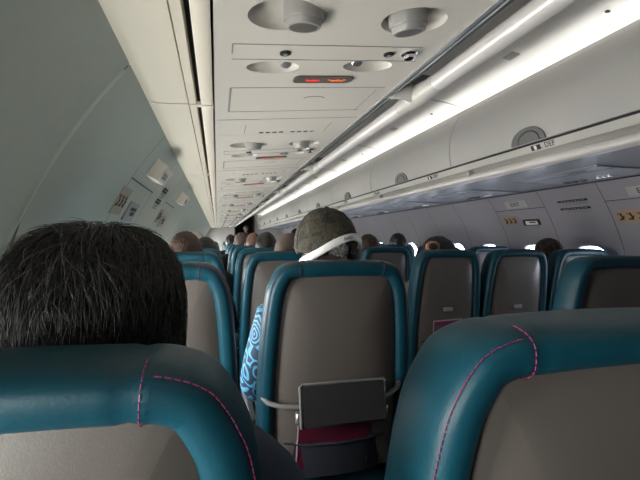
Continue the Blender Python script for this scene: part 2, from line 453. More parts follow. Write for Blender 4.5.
# ------------------------------------------------------------------ passenger service units, left
ux = Vector((1, 0, SL)).normalized(); un = Vector((-SL, 0, 1)).normalized()     # along the slope, and up out of it
def U(x, y, up=0):                           # unit coords -> local point (x measured along cabin X from .0)
    return Vector((x, y, uz(x))) + un*up
UM = Matrix((ux, Vector((0, 1, 0)), un)).transposed()
PITCH = 1.13; PSU0 = .60; NPSU = 14
XA, XB = -.006, .522
def build_psu():
    t = thing('passenger_service_unit', '', 'service unit', (0, 0, 0), 'service units above the seats')
    # plate with carved scoops
    mb = MB(); cx = (XA+XB)/2
    mb.box(U(cx, PITCH/2, .03), ((XB-XA)/2/ux.x, PITCH/2-.0012, .03), UM)
    plate = mb.build('panel', M['psu'], t, smooth=False)
    cut = MB()
    def scoop(x, y, rx, ry, rz):
        c = MB(); c.ball((0, 0, 0), (rx, ry, rz), 28, 16); m = UM
        cut.add([m @ Vector(v) + U(x, y, 0) for v in c.v], c.f)
    scoop(.125, .19, .07, .058, .034); scoop(.395, .195, .07, .055, .034)
    scoop(.135, .437, .066, .038, .024); scoop(.378, .425, .066, .038, .024)
    co = cut.build('cutter', M['psu'])
    md = plate.modifiers.new('b', 'BOOLEAN'); md.object = co; md.operation = 'DIFFERENCE'; md.solver = 'EXACT'
    me = evaluated(plate); plate.modifiers.clear(); plate.data = me
    bpy.data.objects.remove(co)
    for p in me.polygons: p.use_smooth = True
    me.set_sharp_from_angle(angle=math.radians(25))
    # fresh-air nozzles
    for (x, y) in ((.162, .192), (.384, .200)):
        rot = UM @ Matrix.Rotation(math.radians(9), 3, 'X') @ Matrix.Rotation(math.radians(4 if x < .2 else -4), 3, 'Y')
        m4 = Matrix.Translation(U(x, y, 0)) @ rot.to_4x4()
        nb = MB(); nb.lathe([(.040, .022), (.040, -.004), (.038, -.008), (.0355, -.008), (.034, -.017), (.0325, -.020), (.0285, -.021), (.0275, -.0195), (.02, -.0195)], m4, 32)
        v = nb.build('air_nozzle', M['vent'], t)
        fb = MB(); fb.lathe([(.0272, -.0185), (.0272, -.0205), (.02, -.0215), (.004, -.022)], m4, 24); fb.build('nozzle_face', M['ventdark'], v)
    # little reading lights in the smaller scoops
    for (x, y) in ((.165, .425), (.345, .412)):
        m4 = Matrix.Translation(U(x, y, .010)) @ (UM @ Matrix.Rotation(math.radians(-20), 3, 'X')).to_4x4()
        nb = MB(); nb.lathe([(.016, .012), (.016, -.006), (.012, -.011), (.004, -.012)], m4, 20); nb.build('reading_light', M['alu'], t)
    # buttons and chrome fitting
    for (x, y) in ((.152, .353), (.405, .351)):
        m4 = Matrix.Translation(U(x, y, 0)) @ UM.to_4x4()
        nb = MB(); nb.lathe([(.013, .004), (.013, -.003), (.010, -.0045), (.004, -.0045)], m4, 20); q = nb.build('light_button', M['black'], t)
        nb = MB(); nb.lathe([(.005, -.004), (.005, -.0052), (.001, -.0055)], m4, 12); nb.build('button_mark', M['vent'], q)
    m4 = Matrix.Translation(U(.456, .345, 0)) @ UM.to_4x4()
    nb = MB(); nb.lathe([(.020, .004), (.020, -.003), (.014, -.007), (.013, -.014), (.009, -.017), (.002, -.0175)], m4, 24); nb.build('chrome_knob', M['chrome'], t)
    # lit sign
    sb = MB()
    pr = rrect(.282, .513, .083, .0235, .017)
    bot = [U(x, y, -.004) for x, y in pr]; top = [U(x, y, .004) for x, y in pr]; n = len(pr)
    sb.add(bot + top, [tuple(range(n)), tuple(range(n, 2*n))] + [(i, (i+1) % n, n+(i+1) % n, n+i) for i in range(n)])
    s = sb.build('sign', M['sign'], t)
    def glyph(nm, m, parts):
        gbm = MB()
        for (x, y, hx, hy, rt) in parts: gbm.box(U(.282+x, .513+y, -.0045), (hx, hy, .0009), UM @ Matrix.Rotation(rt, 3, 'Z'))
        gbm.build(nm, m, s)
    glyph('no_smoking_symbol', M['red'], [(-.032, 0, .017, .0022, 0), (-.014, .001, .002, .005, .4), (-.034, 0, .0016, .011, .9), (-.030, .006, .010, .0013, .1), (-.046, -.003, .004, .0014, .5)])
    glyph('seat_belt_symbol', M['orange'], [(.018, -.003, .007, .002, .3), (.030, .003, .006, .0024, -.5), (.040, -.001, .0022, .007, .2), (.050, .003, .007, .0023, .5), (.057, -.003, .005, .002, -.3), (.028, .0065, .0028, .0025, 0)])
    # seams of the panels, and the slots of the loudspeaker
    lb = MB()
    def line(x0, y0, x1, y1, w=.0011):
        a = U(x0, y0, -.0002); b = U(x1, y1, -.0002); d = b-a
        ang = math.atan2(d.y, (b-a).dot(ux))
        lb.box((a+b)/2, (d.length/2, w, .0009), UM @ Matrix.Rotation(ang, 3, 'Z'))
    line(.033, .312, .475, .312); line(.033, .390, .495, .390, .0008); line(.033, .315, .033, .36, .0016)
    line(.036, .580, .490, .580, .0009); line(.036, .805, .480, .805, .0009); line(.037, .582, .037, .805, .003); line(.470, .60, .470, .80, .0012)
    line(.105, .975, .105, 1.10, .0012); line(.43, .965, .43, 1.10, .0012); line(.0, .90, .515, .90, .0006)
    line(.26, .672, .275, .660, .0015); line(.275, .660, .310, .660, .001); line(.31, .660, .325, .672, .0015)
    lb.build('panel_seam', M['fadeink'], t)
    vb = MB()
    for k in range(8):
        x = .172 + .027*k + (.02 if k > 3 else 0); vb.box(U(x, 1.096, 0), (.008, .0045, .002), UM)
    vb.build('speaker_slot', M['black'], t)
    # aluminium edge towards the rail
    eb = MB(); eb.prism([(XB+.001, uz(XB)-.004), (XB+.012, uz(XB)-.003), (XB+.012, uz(XB)+.03), (XB+.001, uz(XB)+.03)], .001, PITCH-.001)
    eb.prism([(XB+.020, uz(XB)-.001), (XB+.026, uz(XB)), (XB+.026, uz(XB)+.03), (XB+.020, uz(XB)+.03)], .001, PITCH-.001)
    eb.build('edge_strip', M['alu'], t)
    return t
psu = build_psu()
psu.location = (0, PSU0-PITCH, EYE); psu['label'] = 'overhead service panel above the camera, before the first lit sign'
for i in range(1, NPSU+1):
    dup(psu, (0, PSU0+PITCH*(i-1), EYE), 'overhead service panel with air nozzles and red lit sign, %s one ahead' % ORD[i-1])
# filler under the bin beside the rail
fb = MB(); fb.prism([(.549, EYE+.490), (.60, EYE+.495), (.60, EYE+.52), (.549, EYE+.52)], Y_BACK, Y_END); struct(fb.build('trim_3', M['latch']))

# grab rail under the edge of the bins
def rail_points(x, z, a, b): return [(x, a, EYE+z), (x, b, EYE+z)]
RX, RZ = .645, .472
t = thing('grab_rail', 'long pale tubular grab rail running along the edge of the service panels', 'grab rail', (0, 0, 0))
JT = [1.27-1.45, 1.27] + [1.27+1.45*k for k in range(1, 11)]
mb = MB(); mb.tube(rail_points(RX, RZ, Y_BACK, Y_END-.05), .0255, 20); mb.build('tube', M['rail'], t)
for y in JT:
    mb = MB()
    prof = [(.0262, -.13), (.0275, -.125), (.0275, -.075), (.031, -.05), (.0335, -.02), (.0335, .02), (.031, .05), (.0275, .075), (.0275, .125), (.0262, .13)]
    mb.lathe(prof, Matrix.Translation((RX, y, EYE+RZ)) @ Matrix.Rotation(-PI/2, 4, 'X'), 24)
    mb.tube([(RX, y, EYE+RZ), (.60, y, EYE+.482), (.535, y, EYE+.478)], [.030, .026, .022], 14)
    j = mb.build('rail_joint', M['lip'], t)
    mb = MB(); mb.box((RX+.022, y+.01, EYE+RZ+.040), (.030, .028, .026), bev=.004); mb.build('bracket', M['latch'], j)

# ------------------------------------------------------------------ overhead bins, right
BINS_R = [-1.38, -.47, .98, 2.43, 3.86, 5.31, 6.76, 8.21, 9.66, 11.11, 12.56, 14.01, 15.95]
DOOR = [(1.466, .464), (1.458, .51), (1.455, .56), (1.459, .644), (1.475, .69), (1.495, .735), (1.535, .80), (1.577, .846)]
for i, (a, b) in enumerate(zip(BINS_R[:-1], BINS_R[1:])):
    L = b-a; g = .0036
    t = thing('overhead_bin', 'closed pale grey overhead bin over the far seats, %s bin from the camera' % ORD[i], 'overhead bin', (0, a, EYE), 'bins along the right wall')
    mb = MB(); mb.prism([(1.49, .448), (1.482, .56), (1.488, .644), (1.52, .735), (1.56, .775), (1.70, .768), (1.98, .655), (2.21, .448)], g, L-g); mb.build('bin_body', M['seam'], t)
    mb = MB(); mb.prism(DOOR + [(x+.016, z-.002) for x, z in DOOR[::-1]], g, L-g); d = mb.build('bin_door', M['bin'], t, angle=60)
    # half moon latch at the foot of the door
    mb = MB(); n = 20; r = .112; c = L/2+.03
    pts = [(c+r*math.cos(PI*k/n), .466+.072*math.sin(PI*k/n)) for k in range(n+1)]
    def dx(z):
        for (x0, z0), (x1, z1) in zip(DOOR[:-1], DOOR[1:]):
            if z0 <= z <= z1: return x0+(x1-x0)*(z-z0)/(z1-z0)
        return DOOR[0][0]
    vs = [(dx(z)-.009, y, z) for y, z in pts] + [(dx(z)+.004, y, z) for y, z in pts]; m_ = n+1
    mb.add(vs, [tuple(range(m_)), tuple(range(m_, 2*m_))] + [(k, k+1, m_+k+1, m_+k) for k in range(n)] + [(n, 0, m_, 2*m_-1)])
    la = mb.build('latch', M['latch'], d)
    mb = MB(); mb.tube([(dx(.466+.05*math.sin(PI*k/n))-.0105, c-.01+.070*math.cos(PI*k/n), .466+.05*math.sin(PI*k/n)) for k in range(n+1)], .0022, 6); mb.build('latch_paddle', M['tray'], la)
# lip below the doors, with row labels
mb = MB()
lipP = [(1.474, .4535), (1.490, .420), (1.498, .417), (1.530, .420), (1.56, .40), (1.62, .377), (1.66, .40), (1.60, .446), (1.50, .4525)]
mb.prism([(x, EYE+z) for x, z in lipP], Y_BACK, Y_END); lip = struct(mb.build('trim_4', M['lip']))
mb = MB(); mb.prism([(x, EYE+z) for x, z in [(1.4715, .4525), (1.4715, .4625), (1.49, .4625), (1.49, .4525)]], Y_BACK, Y_END); mb.build('gap_shade', M['black'], lip)  # black strip put in for the deep shade of the open gap
mb = MB(); mb.tube([(1.553, Y_BACK, EYE+.381), (1.553, Y_END, EYE+.381)], .026, 16)
hr = mb.build('hand_rail', M['rail']); tag(hr, 'rounded pale hand rail below the doors of the right-hand bins', 'hand rail')
LAB = [(1.66, 1), (2.69, 1), (3.76, 1), (4.75, 1), (5.75, 1), (6.8, 1)]
lx = Vector((1.490-1.474, 0, .420-.4535)).normalized()
for i, (y, k) in enumerate(LAB):
    t = thing('row_label', '', 'label', (1.4815, y, EYE+.437), 'row labels along the bin lip')
    t['label'] = 'small black and white row label on the bin lip, %s from the camera' % ORD[i]
    Mx = Matrix((Vector((0, -1, 0)), -lx, Vector((0, -1, 0)).cross(-lx))).transposed()
    bx = MB()
    for k2, (u, w) in enumerate(((-.066, .010), (-.030, .013))): bx.box(Mx @ Vector((u, 0, 0)), (w, .012, .0012), Mx)
    bx.build('row_square', M['ink'], t)
    wb = MB(); wb.box(Mx @ Vector((-.049, 0, 0)), (.009, .008, .0012), Mx); wb.build('white_square', M['whiteplate'], t)
    me = text_mesh('..', .040); o = link('dots', me, M['ink'], t, False); o.matrix_local = Matrix.Translation(Mx @ Vector((-.012, .004, .001))) @ Mx.to_4x4()
    me = text_mesh('DEF', .036); o = link('seat_letters', me, M['ink'], t, False); o.matrix_local = Matrix.Translation(Mx @ Vector((.040, 0, .001))) @ Mx.to_4x4()
for i, y in enumerate([-.47+1.45*k for k in range(10)]):
    yy = y-.12
    mb = MB(); mb.box((1.520, yy, EYE+.408), (.012, .013, .018), Matrix.Rotation(.5, 3, 'Y'), bev=.004); mb.ball((1.512, yy, EYE+.417), .011)
    tag(mb.build('rail_clip', M['lip']), 'small pale clip on the hand rail, %s from the camera' % ORD[i], 'clip', 'clips along the hand rail')
# underside with its service panels
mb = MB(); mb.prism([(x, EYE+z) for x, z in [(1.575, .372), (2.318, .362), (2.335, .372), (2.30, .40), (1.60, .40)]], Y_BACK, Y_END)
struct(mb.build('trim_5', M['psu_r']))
mb = MB(); mb.tube([(2.322, Y_BACK, EYE+.361), (2.322, Y_END, EYE+.361)], .0055, 6); struct(mb.build('trim_6', M['seam']))
def build_psr():
    t = thing('passenger_service_unit', '', 'service unit', (0, 0, 0), 'service units under the right bins')
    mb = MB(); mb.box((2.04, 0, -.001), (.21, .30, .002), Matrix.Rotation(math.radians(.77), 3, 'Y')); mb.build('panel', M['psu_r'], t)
    mb = MB()
    for x0, y0, x1, y1 in ((1.83, -.30, 2.25, -.30), (1.83, .30, 2.25, .30), (1.83, -.30, 1.83, .30), (1.95, -.30, 1.95, .30)):
        mb.box(((x0+x1)/2, (y0+y1)/2, -.003), (abs(x1-x0)/2+.001, abs(y1-y0)/2+.001, .0006))
    mb.build('panel_seam', M['seam'], t)
    mb = MB(); mb.ball((2.16, -.05, -.002), (.035, .065, .006), 20, 8); p = mb.build('light_pod', M['tray'], t)
    for y in (-.085, -.05, -.015):
        mb = MB(); mb.lathe([(.014, .0), (.014, -.006), (.010, -.008), (.003, -.008)], Matrix.Translation((2.155, y, -.004)), 14); mb.build('reading_light', M['alu'], p)
    for y in (.10, .16, .22):
        mb = MB(); mb.lathe([(.022, .0), (.022, -.006), (.017, -.012), (.004, -.013)], Matrix.Translation((2.16, y, -.005)), 18); mb.build('air_nozzle', M['ventdark'], t)
    mb = MB()
    for k in range(6): mb.box((1.90, -.16+.02*k, -.003), (.006, .005, .001))
    mb.build('speaker_slot', M['black'], t)
    return t
psr = build_psr(); PR = [2.0+1.06*k for k in range(12)]
psr.location = (0, PR[0], EYE+.3635)
psr['label'] = 'blue-grey service panel under the right bins, nearest the camera'
for i, y in enumerate(PR[1:]):
    dup(psr, (0, y, EYE+.3635), 'blue-grey service panel under the right bins, %s from the camera' % ORD[i+1])

# ------------------------------------------------------------------ signs on the side walls
def wframe(side, y, z, off=-.003):
    """local x runs the way one reads it, y up the wall, z out into the cabin"""
    p = wpt(side, y, z, off); a = math.asin((z-ZC)/RAD)
    nrm = Vector((-side*math.cos(a), 0, -math.sin(a))); rd = Vector((0, -side, 0)); up = nrm.cross(rd)
    return Matrix.Translation(p) @ Matrix((rd, up, nrm)).transposed().to_4x4()
def plate(nm, w, h, m, parent, at=(0, 0), th=.0015, r=.004):
    mb = MB(); pr = rrect(at[0], at[1], w/2, h/2, r, 3); n = len(pr)
    mb.add([(x, y, -th) for x, y in pr] + [(x, y, th) for x, y in pr], [tuple(range(n)), tuple(range(n, 2*n))] + [(i, (i+1) % n, n+(i+1) % n, n+i) for i in range(n)])
    return mb.build(nm, m, parent, smooth=False)
def lettering(nm, body, size, m, parent, at=(0, 0), z=.002):
    o = link(nm, text_mesh(body, size, .0005), m, parent, False); o.location = (at[0], at[1], z); return o
def printed(nm, rows, m, parent, z=.0022):
    mb = MB()
    for (x, y, w, h) in rows: mb.box((x, y, z), (w/2, h/2, .0006))
    return mb.build(nm, m, parent, smooth=False)
def sign_at(nm, label, cat, side, y, z, group=None, off=-.003):
    t = thing(nm, label, cat, (0, 0, 0), group); t.matrix_world = wframe(side, y, z, off); return t
def figures(parent, w, m1, m2):
    mb = MB(); rb = MB()
    for k in range(3):
        x = -w/2 + w*(k+.5)/3
        mb.ball((x, .020, .002), (.007, .007, .001), 8, 4)
        mb.box((x+.004, .002, .002), (.006, .013, .0006), Matrix.Rotation(.35, 3, 'Z')); mb.box((x-.006, -.018, .002), (.013, .005, .0006), Matrix.Rotation(.5-.4*k, 3, 'Z'))
        mb.box((x+.012, -.010, .002), (.003, .016, .0006), Matrix.Rotation(-.4, 3, 'Z'))
        rb.box((x-.016, .018, .002), (.008, .004, .0006), Matrix.Rotation(-.6, 3, 'Z'))
    mb.build('figure', m1, parent, smooth=False); rb.build('arrow', m2, parent, smooth=False)
def exit_plate(y, label):
    t = sign_at('exit_sign', label, 'exit sign', 1, y, .284, 'exit signs over the right doors')
    plate('sign_plate', .25, .066, M['greycard'], t); lettering('letters', 'EXIT', .052, M['ink'], t, (-.012, 0), .0024)
exit_plate(2.97, 'grey exit sign above the far overwing door in the right wall')
exit_plate(1.88, 'grey exit sign above the near overwing door in the right wall')
def picto(side, y, z, label, w=.155, h=.075):
    t = sign_at('instruction_card', label, 'instruction card', side, y, z, 'door opening instructions')
    plate('card', w, h, M['orangecard'] if side > 0 else M['fadedcard'], t); figures(t, w, M['ink'], M['redink'])
picto(1, 3.13, .157, 'orange instruction card with three figures on the far right overwing door')
picto(1, 2.05, .142, 'orange instruction card with figures on the near right overwing door', .19, .085)
picto(-1, 1.84, .155, 'faded orange instruction card on the nearer door of the left wall', .16, .12)
picto(-1, 2.99, .155, 'faded instruction card on the farther door of the left wall', .14, .10)
def handle(side, y, z, label, w=.18, h=.052):
    t = sign_at('door_handle_cover', label, 'handle cover', side, y, z, 'door handle covers')
    plate('cover', w, h, M['tray'] if side > 0 else M['greycard'], t, th=.006, r=.008)
    a = plate('cover_insert', w*.72, h*.62, M['whiteplate'] if side > 0 else M['greycard'], t, (.004, -.002), .0072)
    if side > 0: printed('end_stop', [(-w*.42, 0, .012, h*.7)], M['ink'], t, .0078)
    printed('pull_bar', [(.018, .003, w*.40, h*.20)] if side > 0 else [(0, .014, w*.6, .016), (.01, -.008, w*.4, .02)], M['ink'], t, .0078)
    printed('small_print', [(.03, -h*.80, .07, .005), (.03, -h*1.02, .06, .005)], M['fadeink'], t, .0012)
handle(1, 2.895, .136, 'dark handle cover with white insert on the far right overwing door')
handle(1, 1.80, .136, 'dark handle cover with white insert on the near right overwing door')
handle(-1, 2.10, .128, 'white framed handle cover on the nearer door of the left wall', .20, .095)
handle(-1, 3.22, .128, 'white framed handle cover on the farther door of the left wall', .19, .09)
def placard(side, y, z, label, w=.25, bar=.016, grow=1):
    t = sign_at('placard', label, 'placard', side, y, z, 'printed placards on the side walls')
    printed('black_bar', [(0, 0, w, bar*1.0)], M['ink'], t)
    printed('bar_print', [(-w*.36+w*.12*k, 0, w*.08, bar*.22) for k in range(7)], M['greycard'], t, .0028)
    rows = []
    for k in range(2):
        for j in range(5): rows.append((-w*.30+.16*w*j + (.01 if k else 0), -(bar*.9+.010*(k+.4)*grow), w*.13, .004*grow))
    printed('small_print', rows, M['fadeink'], t, .0006)
placard(1, 2.42, .268, 'black barred placard with fine print between the right doors, upper one')
placard(1, 2.425, .216, 'black barred placard with fine print between the right doors, lower one')
placard(-1, 2.62, .285, 'black placard with fine print between the left doors, upper one', .16, .030, 1.3)
placard(-1, 2.62, .222, 'black placard with fine print between the left doors, lower one', .16, .030, 1.3)
def exit_box(y, label):
    t = sign_at('exit_sign', label, 'exit sign', -1, y, .318, 'exit lamp boxes on the left wall', -.001)
    mb = MB(); w, h, d = .125, .045, .052
    vs = [(-w, -h, 0), (w, -h, 0), (w, h, 0), (-w, h, 0), (-w*.93, -h*.8, d*.8), (w*.93, -h*.8, d*.8), (w*.93, h*.9, d), (-w*.93, h*.9, d)]
    mb.add(vs, [(0, 1, 2, 3), (4, 5, 6, 7), (0, 1, 5, 4), (1, 2, 6, 5), (2, 3, 7, 6), (3, 0, 4, 7)]); mb.build('lamp_box', M['cream'], t, smooth=False)
    q = plate('lens', w*1.66, h*1.45, M['whiteplate'], t, th=.002); q.location = (0, .002, d*.91); q.rotation_euler = (math.radians(-7), 0, 0)
    o = lettering('letters', 'EXIT', .062, M['ink'], q, (0, 0), .0024)
exit_box(2.08, 'white box exit sign jutting from the left wall above the nearer door')
exit_box(3.42, 'white box exit sign jutting from the left wall above the farther door')

# ------------------------------------------------------------------ airline seats
TOPZ = EYE - .066
REC = math.tan(math.radians(8))
HALF = [(0, .132), (.0045, .150), (.010, .163), (.018, .1745), (.030, .184), (.046, .193), (.070, .203), (.10, .2095), (.15, .216), (.22, .222), (.30, .227), (.40, .231), (.50, .232), (.70, .226)]
def outline():
    """right half of the back from the middle of the top down: (u, v)"""
    p = [(0.0, -.004), (.05, -.0035), (.095, -.0022)] + [(w, v) for v, w in HALF]
    q = []
    for i in range(len(p)-1):                 # Catmull-Rom refinement
        a, b = p[i], p[i+1]; z = p[i-1] if i else (-b[0], b[1]); c = p[i+2] if i+2 < len(p) else b
        for k in range(4):
            t = k/4
            q.append(tuple(.5*(2*a[j] + (b[j]-z[j])*t + (2*z[j]-5*a[j]+4*b[j]-c[j])*t*t + (-z[j]+3*a[j]-3*b[j]+c[j])*t**3) for j in (0, 1)))
    q.append(p[-1])
    return q
RIGHT = outline()
FULL = [(-u, v) for u, v in RIGHT[::-1]] + RIGHT[1:]
def nrm2(i, P):
    a = P[max(i-1, 0)]; b = P[min(i+1, len(P)-1)]; tx, tv = b[0]-a[0], b[1]-a[1]; l = math.hypot(tx, tv)
    return (tv/l, -tx/l)                     # outward: for the path running left foot -> top -> right foot
def S(u, v, y=0): return Vector((u, y + v*REC, TOPZ - v))
BN, BY = .0255, .054                         # half width and half depth of the padded rim
def prof(th):
    c, s_ = math.cos(th), math.sin(th); e = .72
    return (math.copysign(abs(c)**e, c)*BN, -math.copysign(abs(s_)**e, s_)*BY)   # (outward, depth); th = 90 faces the rear
def rim_pt(i, th, lift=0):
    n = nrm2(i, FULL); a, b = prof(th); k = 1 + lift/.03
    fat = 1 + .10*min(1, FULL[i][1]/.1)
    a *= k; b *= (1 + lift/.06)
    return S(FULL[i][0] + n[0]*(a-BN), FULL[i][1] + n[1]*(a-BN)*1.0, BY + b)
def build_seat():
    t = thing('airline_seat', '', 'airline seat', (0, 0, 0), 'teal rimmed airline seats')
    n = 28; mb = MB(); N = len(FULL)
    i_seam = [min(range(N), key=lambda i: abs(FULL[i][0]-sx*.118) + (9 if FULL[i][1] > .05 else 0)) for sx in (-1, 1)]
    mb.add([rim_pt(i, 2*PI*j/n, -.0022 if i in i_seam else 0) for i in range(N) for j in range(n)],
           [(i*n+j, i*n+(j+1) % n, (i+1)*n+(j+1) % n, (i+1)*n+j) for i in range(N-1) for j in range(n)] + [tuple(range(n))[::-1], tuple(range((N-1)*n, N*n))])
    rim = mb.build('leather_rim', M['teal'], t, angle=80)
    # stitches: round each seam and down the rounded corner
    def run(pts, off=.0007):
        cum = [0]
        for a, b in zip(pts[:-1], pts[1:]): cum.append(cum[-1] + (b-a).length)
        def at_(l):
            for i in range(len(cum)-1):
                if l <= cum[i+1]: return pts[i].lerp(pts[i+1], (l-cum[i])/max(1e-9, cum[i+1]-cum[i]))
            return pts[-1]
        l = 0
        while l < cum[-1]:
            sb.tube([at_(l), at_(min(cum[-1], l+.0024)), at_(min(cum[-1], l+.0048))], 0.0006, 5); l += .0068
    for sx, ic in ((-1, i_seam[0]), (1, i_seam[1])):
        sb = MB()
        j = ic - sx*0
        for di in (1, 2):
            ii = ic + sx*di
            if di == 2: continue
            run([rim_pt(ii, math.radians(a), .0014) for a in range(20, 176, 5)])
        seq = range(ic+2, N-4) if sx > 0 else range(ic-2, 3, -1)
        run([rim_pt(i, math.radians(52), .0014) for i in seq])
        sb.build('stitching', M['stitch'], rim)
    # shell: rings that close towards the middle, a little domed
    mb = MB(); ins = []
    for i in range(N):
        nn = nrm2(i, FULL); ins.append((FULL[i][0]-nn[0]*.042, FULL[i][1]-nn[1]*.042))
    ins = [p for p in ins if p[1] < .69]
    cu, cv = 0, .33; m_ = len(ins); R = 8; vs = []
    for r in range(R+1):
        k = 1-r/R
        for (u, v) in ins:
            vs.append(S(cu+(u-cu)*k, cv+(v-cv)*k, .020 - .026*(1-k**4)))
    mb.add(vs, [(r*m_+i, r*m_+(i+1) % m_, (r+1)*m_+(i+1) % m_, (r+1)*m_+i) for r in range(R) for i in range(m_)])
    mb.build('back_shell', M['shell'], t, angle=60)
    # padded front of the back
    mb = MB(); vs = []
    for r in range(R+1):
        k = 1-r/R
        for (u, v) in ins: vs.append(S(cu+(u-cu)*k, cv+(v-cv)*k, .098 + .016*(1-k**4)))
    mb.add(vs, [(r*m_+i, r*m_+(i+1) % m_, (r+1)*m_+(i+1) % m_, (r+1)*m_+i) for r in range(R) for i in range(m_)])
    mb.build('back_cushion', M['teal'], t, angle=60)
    mb = MB(); mb.box((0, .36, .40), (.215, .23, .055), bev=.03); mb.build('seat_cushion', M['teal'], t, angle=60)
    mb = MB(); mb.box((-.236, .32, .615), (.018, .17, .022), bev=.010); mb.box((-.236, .21, .50), (.008, .022, .10)); mb.build('armrest', M['frame'], t)
    mb = MB(); mb.box((0, .34, .325), (.20, .19, .020)); mb.build('seat_frame', M['frame'], t)
    for sx in (-1, 1):
        mb = MB(); mb.tube([(sx*.16, .22, .32), (sx*.16, .18, .02)], .016, 8); mb.tube([(sx*.16, .46, .32), (sx*.16, .50, .02)], .016, 8); mb.box((sx*.16, .34, .012), (.02, .2, .012)); mb.build('leg', M['frame'], t)
    # literature pocket
    mb = MB(); w = .155
    q = [S(-w, .545, .010), S(-w*.6, .549, -.012), S(.0, .551, -.018), S(w*.6, .549, -.012), S(w, .545, .010)]
    lo = [S(u*.9, .66, y) for u, y in ((-w, .012), (-w*.6, -.008), (0, -.012), (w*.6, -.008), (w, .012))]
    inn = [p + Vector((0, .006, -.002)) for p in q]
    mb.add(q+lo+inn, [(i, i+1, i+6, i+5) for i in range(4)] + [(i, i+1, i+11, i+10) for i in range(4)])
    mb.tube([p + Vector((0, -.001, 0)) for p in q], .004, 8)
    mb.build('pocket', M['navy'], t)
    mb = MB(); mb.box(S(0, .352, -.009), (.030, .006, .012), bev=.004); la = mb.build('latch', M['latchpale'], t)
    return t
seat0 = build_seat()
ROW_L = [.305, 1.16, 2.09] + [2.09+.93*k for k in range(1, 11)]
ROW_R = [1.22, 2.20, 3.13] + [3.13+.93*k for k in range(1, 10)]
COLS = [('A', -.170, ROW_L, 'along the green-grey side wall'), ('B', .342, ROW_L, 'just before the aisle'),
        ('D', 1.335, ROW_R, 'first beyond the aisle'), ('E', 1.815, ROW_R, 'in the middle beyond the aisle'), ('F', 2.295, ROW_R, 'beside the bright windows')]
SPECIAL = {('A', 0): 'very near teal leather seat top with pink stitching below the dark-haired head',
           ('B', 0): 'very near teal leather seat top with pink stitching in the bottom right corner',
           ('B', 1): 'teal rimmed seat of the man in the camouflage cap, with a grey tablet holder',
           ('A', 1): 'pale backed teal rimmed seat just beyond the dark-haired head',
           ('D', 0): 'near teal rimmed seat across the aisle, cut by the picture edge',
           ('D', 1): 'teal rimmed seat across the aisle with magazines showing in its pocket'}
used = False; SEAT = {}
for c, x, rows, where in COLS:
    for i, y in enumerate(rows):
        if c in 'EF' and i == 0: continue
        lab = SPECIAL.get((c, i), 'teal rimmed seat %s, %s row ahead' % (where, ORD[i]))
        if not used: s = seat0; s.location = (x-.004, y, 0); s['label'] = lab; used = True
        else: s = dup(seat0, (x + {('B', 0): .048, ('D', 0): .125, ('B', 1): .012}.get((c, i), 0), y, 0), lab, skip=('latch',) if (c, i) == ('B', 1) else ('stitching',) if (i > 1 or c in 'DEF') else ())
        s.scale = (1.035 if (c, i) == ('B', 1) else 1, 1, .979 if (c, i) == ('A', 0) else .987 if (c, i) == ('B', 0) else 1)
        SEAT[(c, i)] = s
# tablet holder of the middle seat
st = SEAT[('B', 1)]
tb = MB(); tilt = Matrix.Rotation(math.radians(-12), 3, 'X')
tb.box(S(.006, .412, -.045), (.126, .008, .060), tilt, bev=.006)
th = tb.build('tablet_holder', M['tray'], st); th['label'] = 'dark grey folded-out tablet holder'
eb = MB(); c0 = S(.006, .412, -.045)
eb.tube([c0 + tilt @ Vector(p) for p in ((-.126, -.006, -.058), (-.126, -.006, .054), (-.120, -.006, .060), (-.02, -.006, .060))], .0045, 8)
eb.tube([c0 + tilt @ Vector(p) for p in ((-.03, -.006, .061), (.120, -.006, .060), (.126, -.006, .054))], .0045, 8)
eb.build('edge_highlight', M['trayedge'], th)  # lighter tubes stand in for the highlight along the holder's edges
bb = MB(); bb.tube([S(u, v, y) for u, v, y in ((-.218, .395, .012), (-.205, .408, -.004), (-.17, .416, -.020), (-.135, .418, -.028), (0, .42, -.032), (.11, .418, -.028), (.15, .412, -.018), (.185, .395, -.002), (.198, .375, .012))], .0075, 10)
bb.build('support_bar', M['trayedge'], st)
for u in (-.122, .130):
    hb = MB(); hb.box(S(u, .450, -.038), (.009, .010, .018), bev=.003); hb.build('hinge', M['alu'], st)

# magazines in the pockets
def magazine(nm, label, seat, u, v, w, h, m, back=-.004, tilt=0, art=None):
    lx, ly, _ = seat.location
    mb = MB(); mb.box((0, 0, 0), (w, .0025, h), bev=.001)
    o = mb.build(nm, m, None, smooth=False); tag(o, label, 'magazine', 'magazines in seat pockets')
    p = S(u, v, back); o.location = (p.x+lx, p.y+ly, p.z); o.rotation_euler = (math.atan(REC)*-1*-1, tilt, 0)
    return o
M['magpink'] = mat('pink magazine cover', (.075, .008, .022), .4, var=.35, vscale=22)
M['magbrown'] = mat('brown picture cover', (.10, .042, .014), .4, var=.7, vscale=25)
M['magplum'] = mat('plum cover', (.17, .02, .08), .4, var=.2, vscale=20)
M['magedge'] = mat('cover white border', (.45, .33, .36), .6)
mg = magazine('magazine', 'deep pink magazine in the pocket below the grey tablet holder', SEAT[('B', 1)], -.010, .545, .114, .085, M['magpink'], -.004, .03)
m2 = MB()
for k in range(7): m2.box((-.05+.011*k, -.003, .055), (.0035, .0006, .006))
m2.build('cover_lettering', M['magplum'], mg)
m2 = MB(); m2.box((-.112, -.0028, 0), (.002, .0008, .083)); m2.build('spine_edge', M['magedge'], mg)
mg = magazine('magazine', 'brown picture magazine, rear one in the pocket across the aisle', SEAT[('D', 1)], .0, .455, .10, .095, M['magbrown'], .002, -.03)
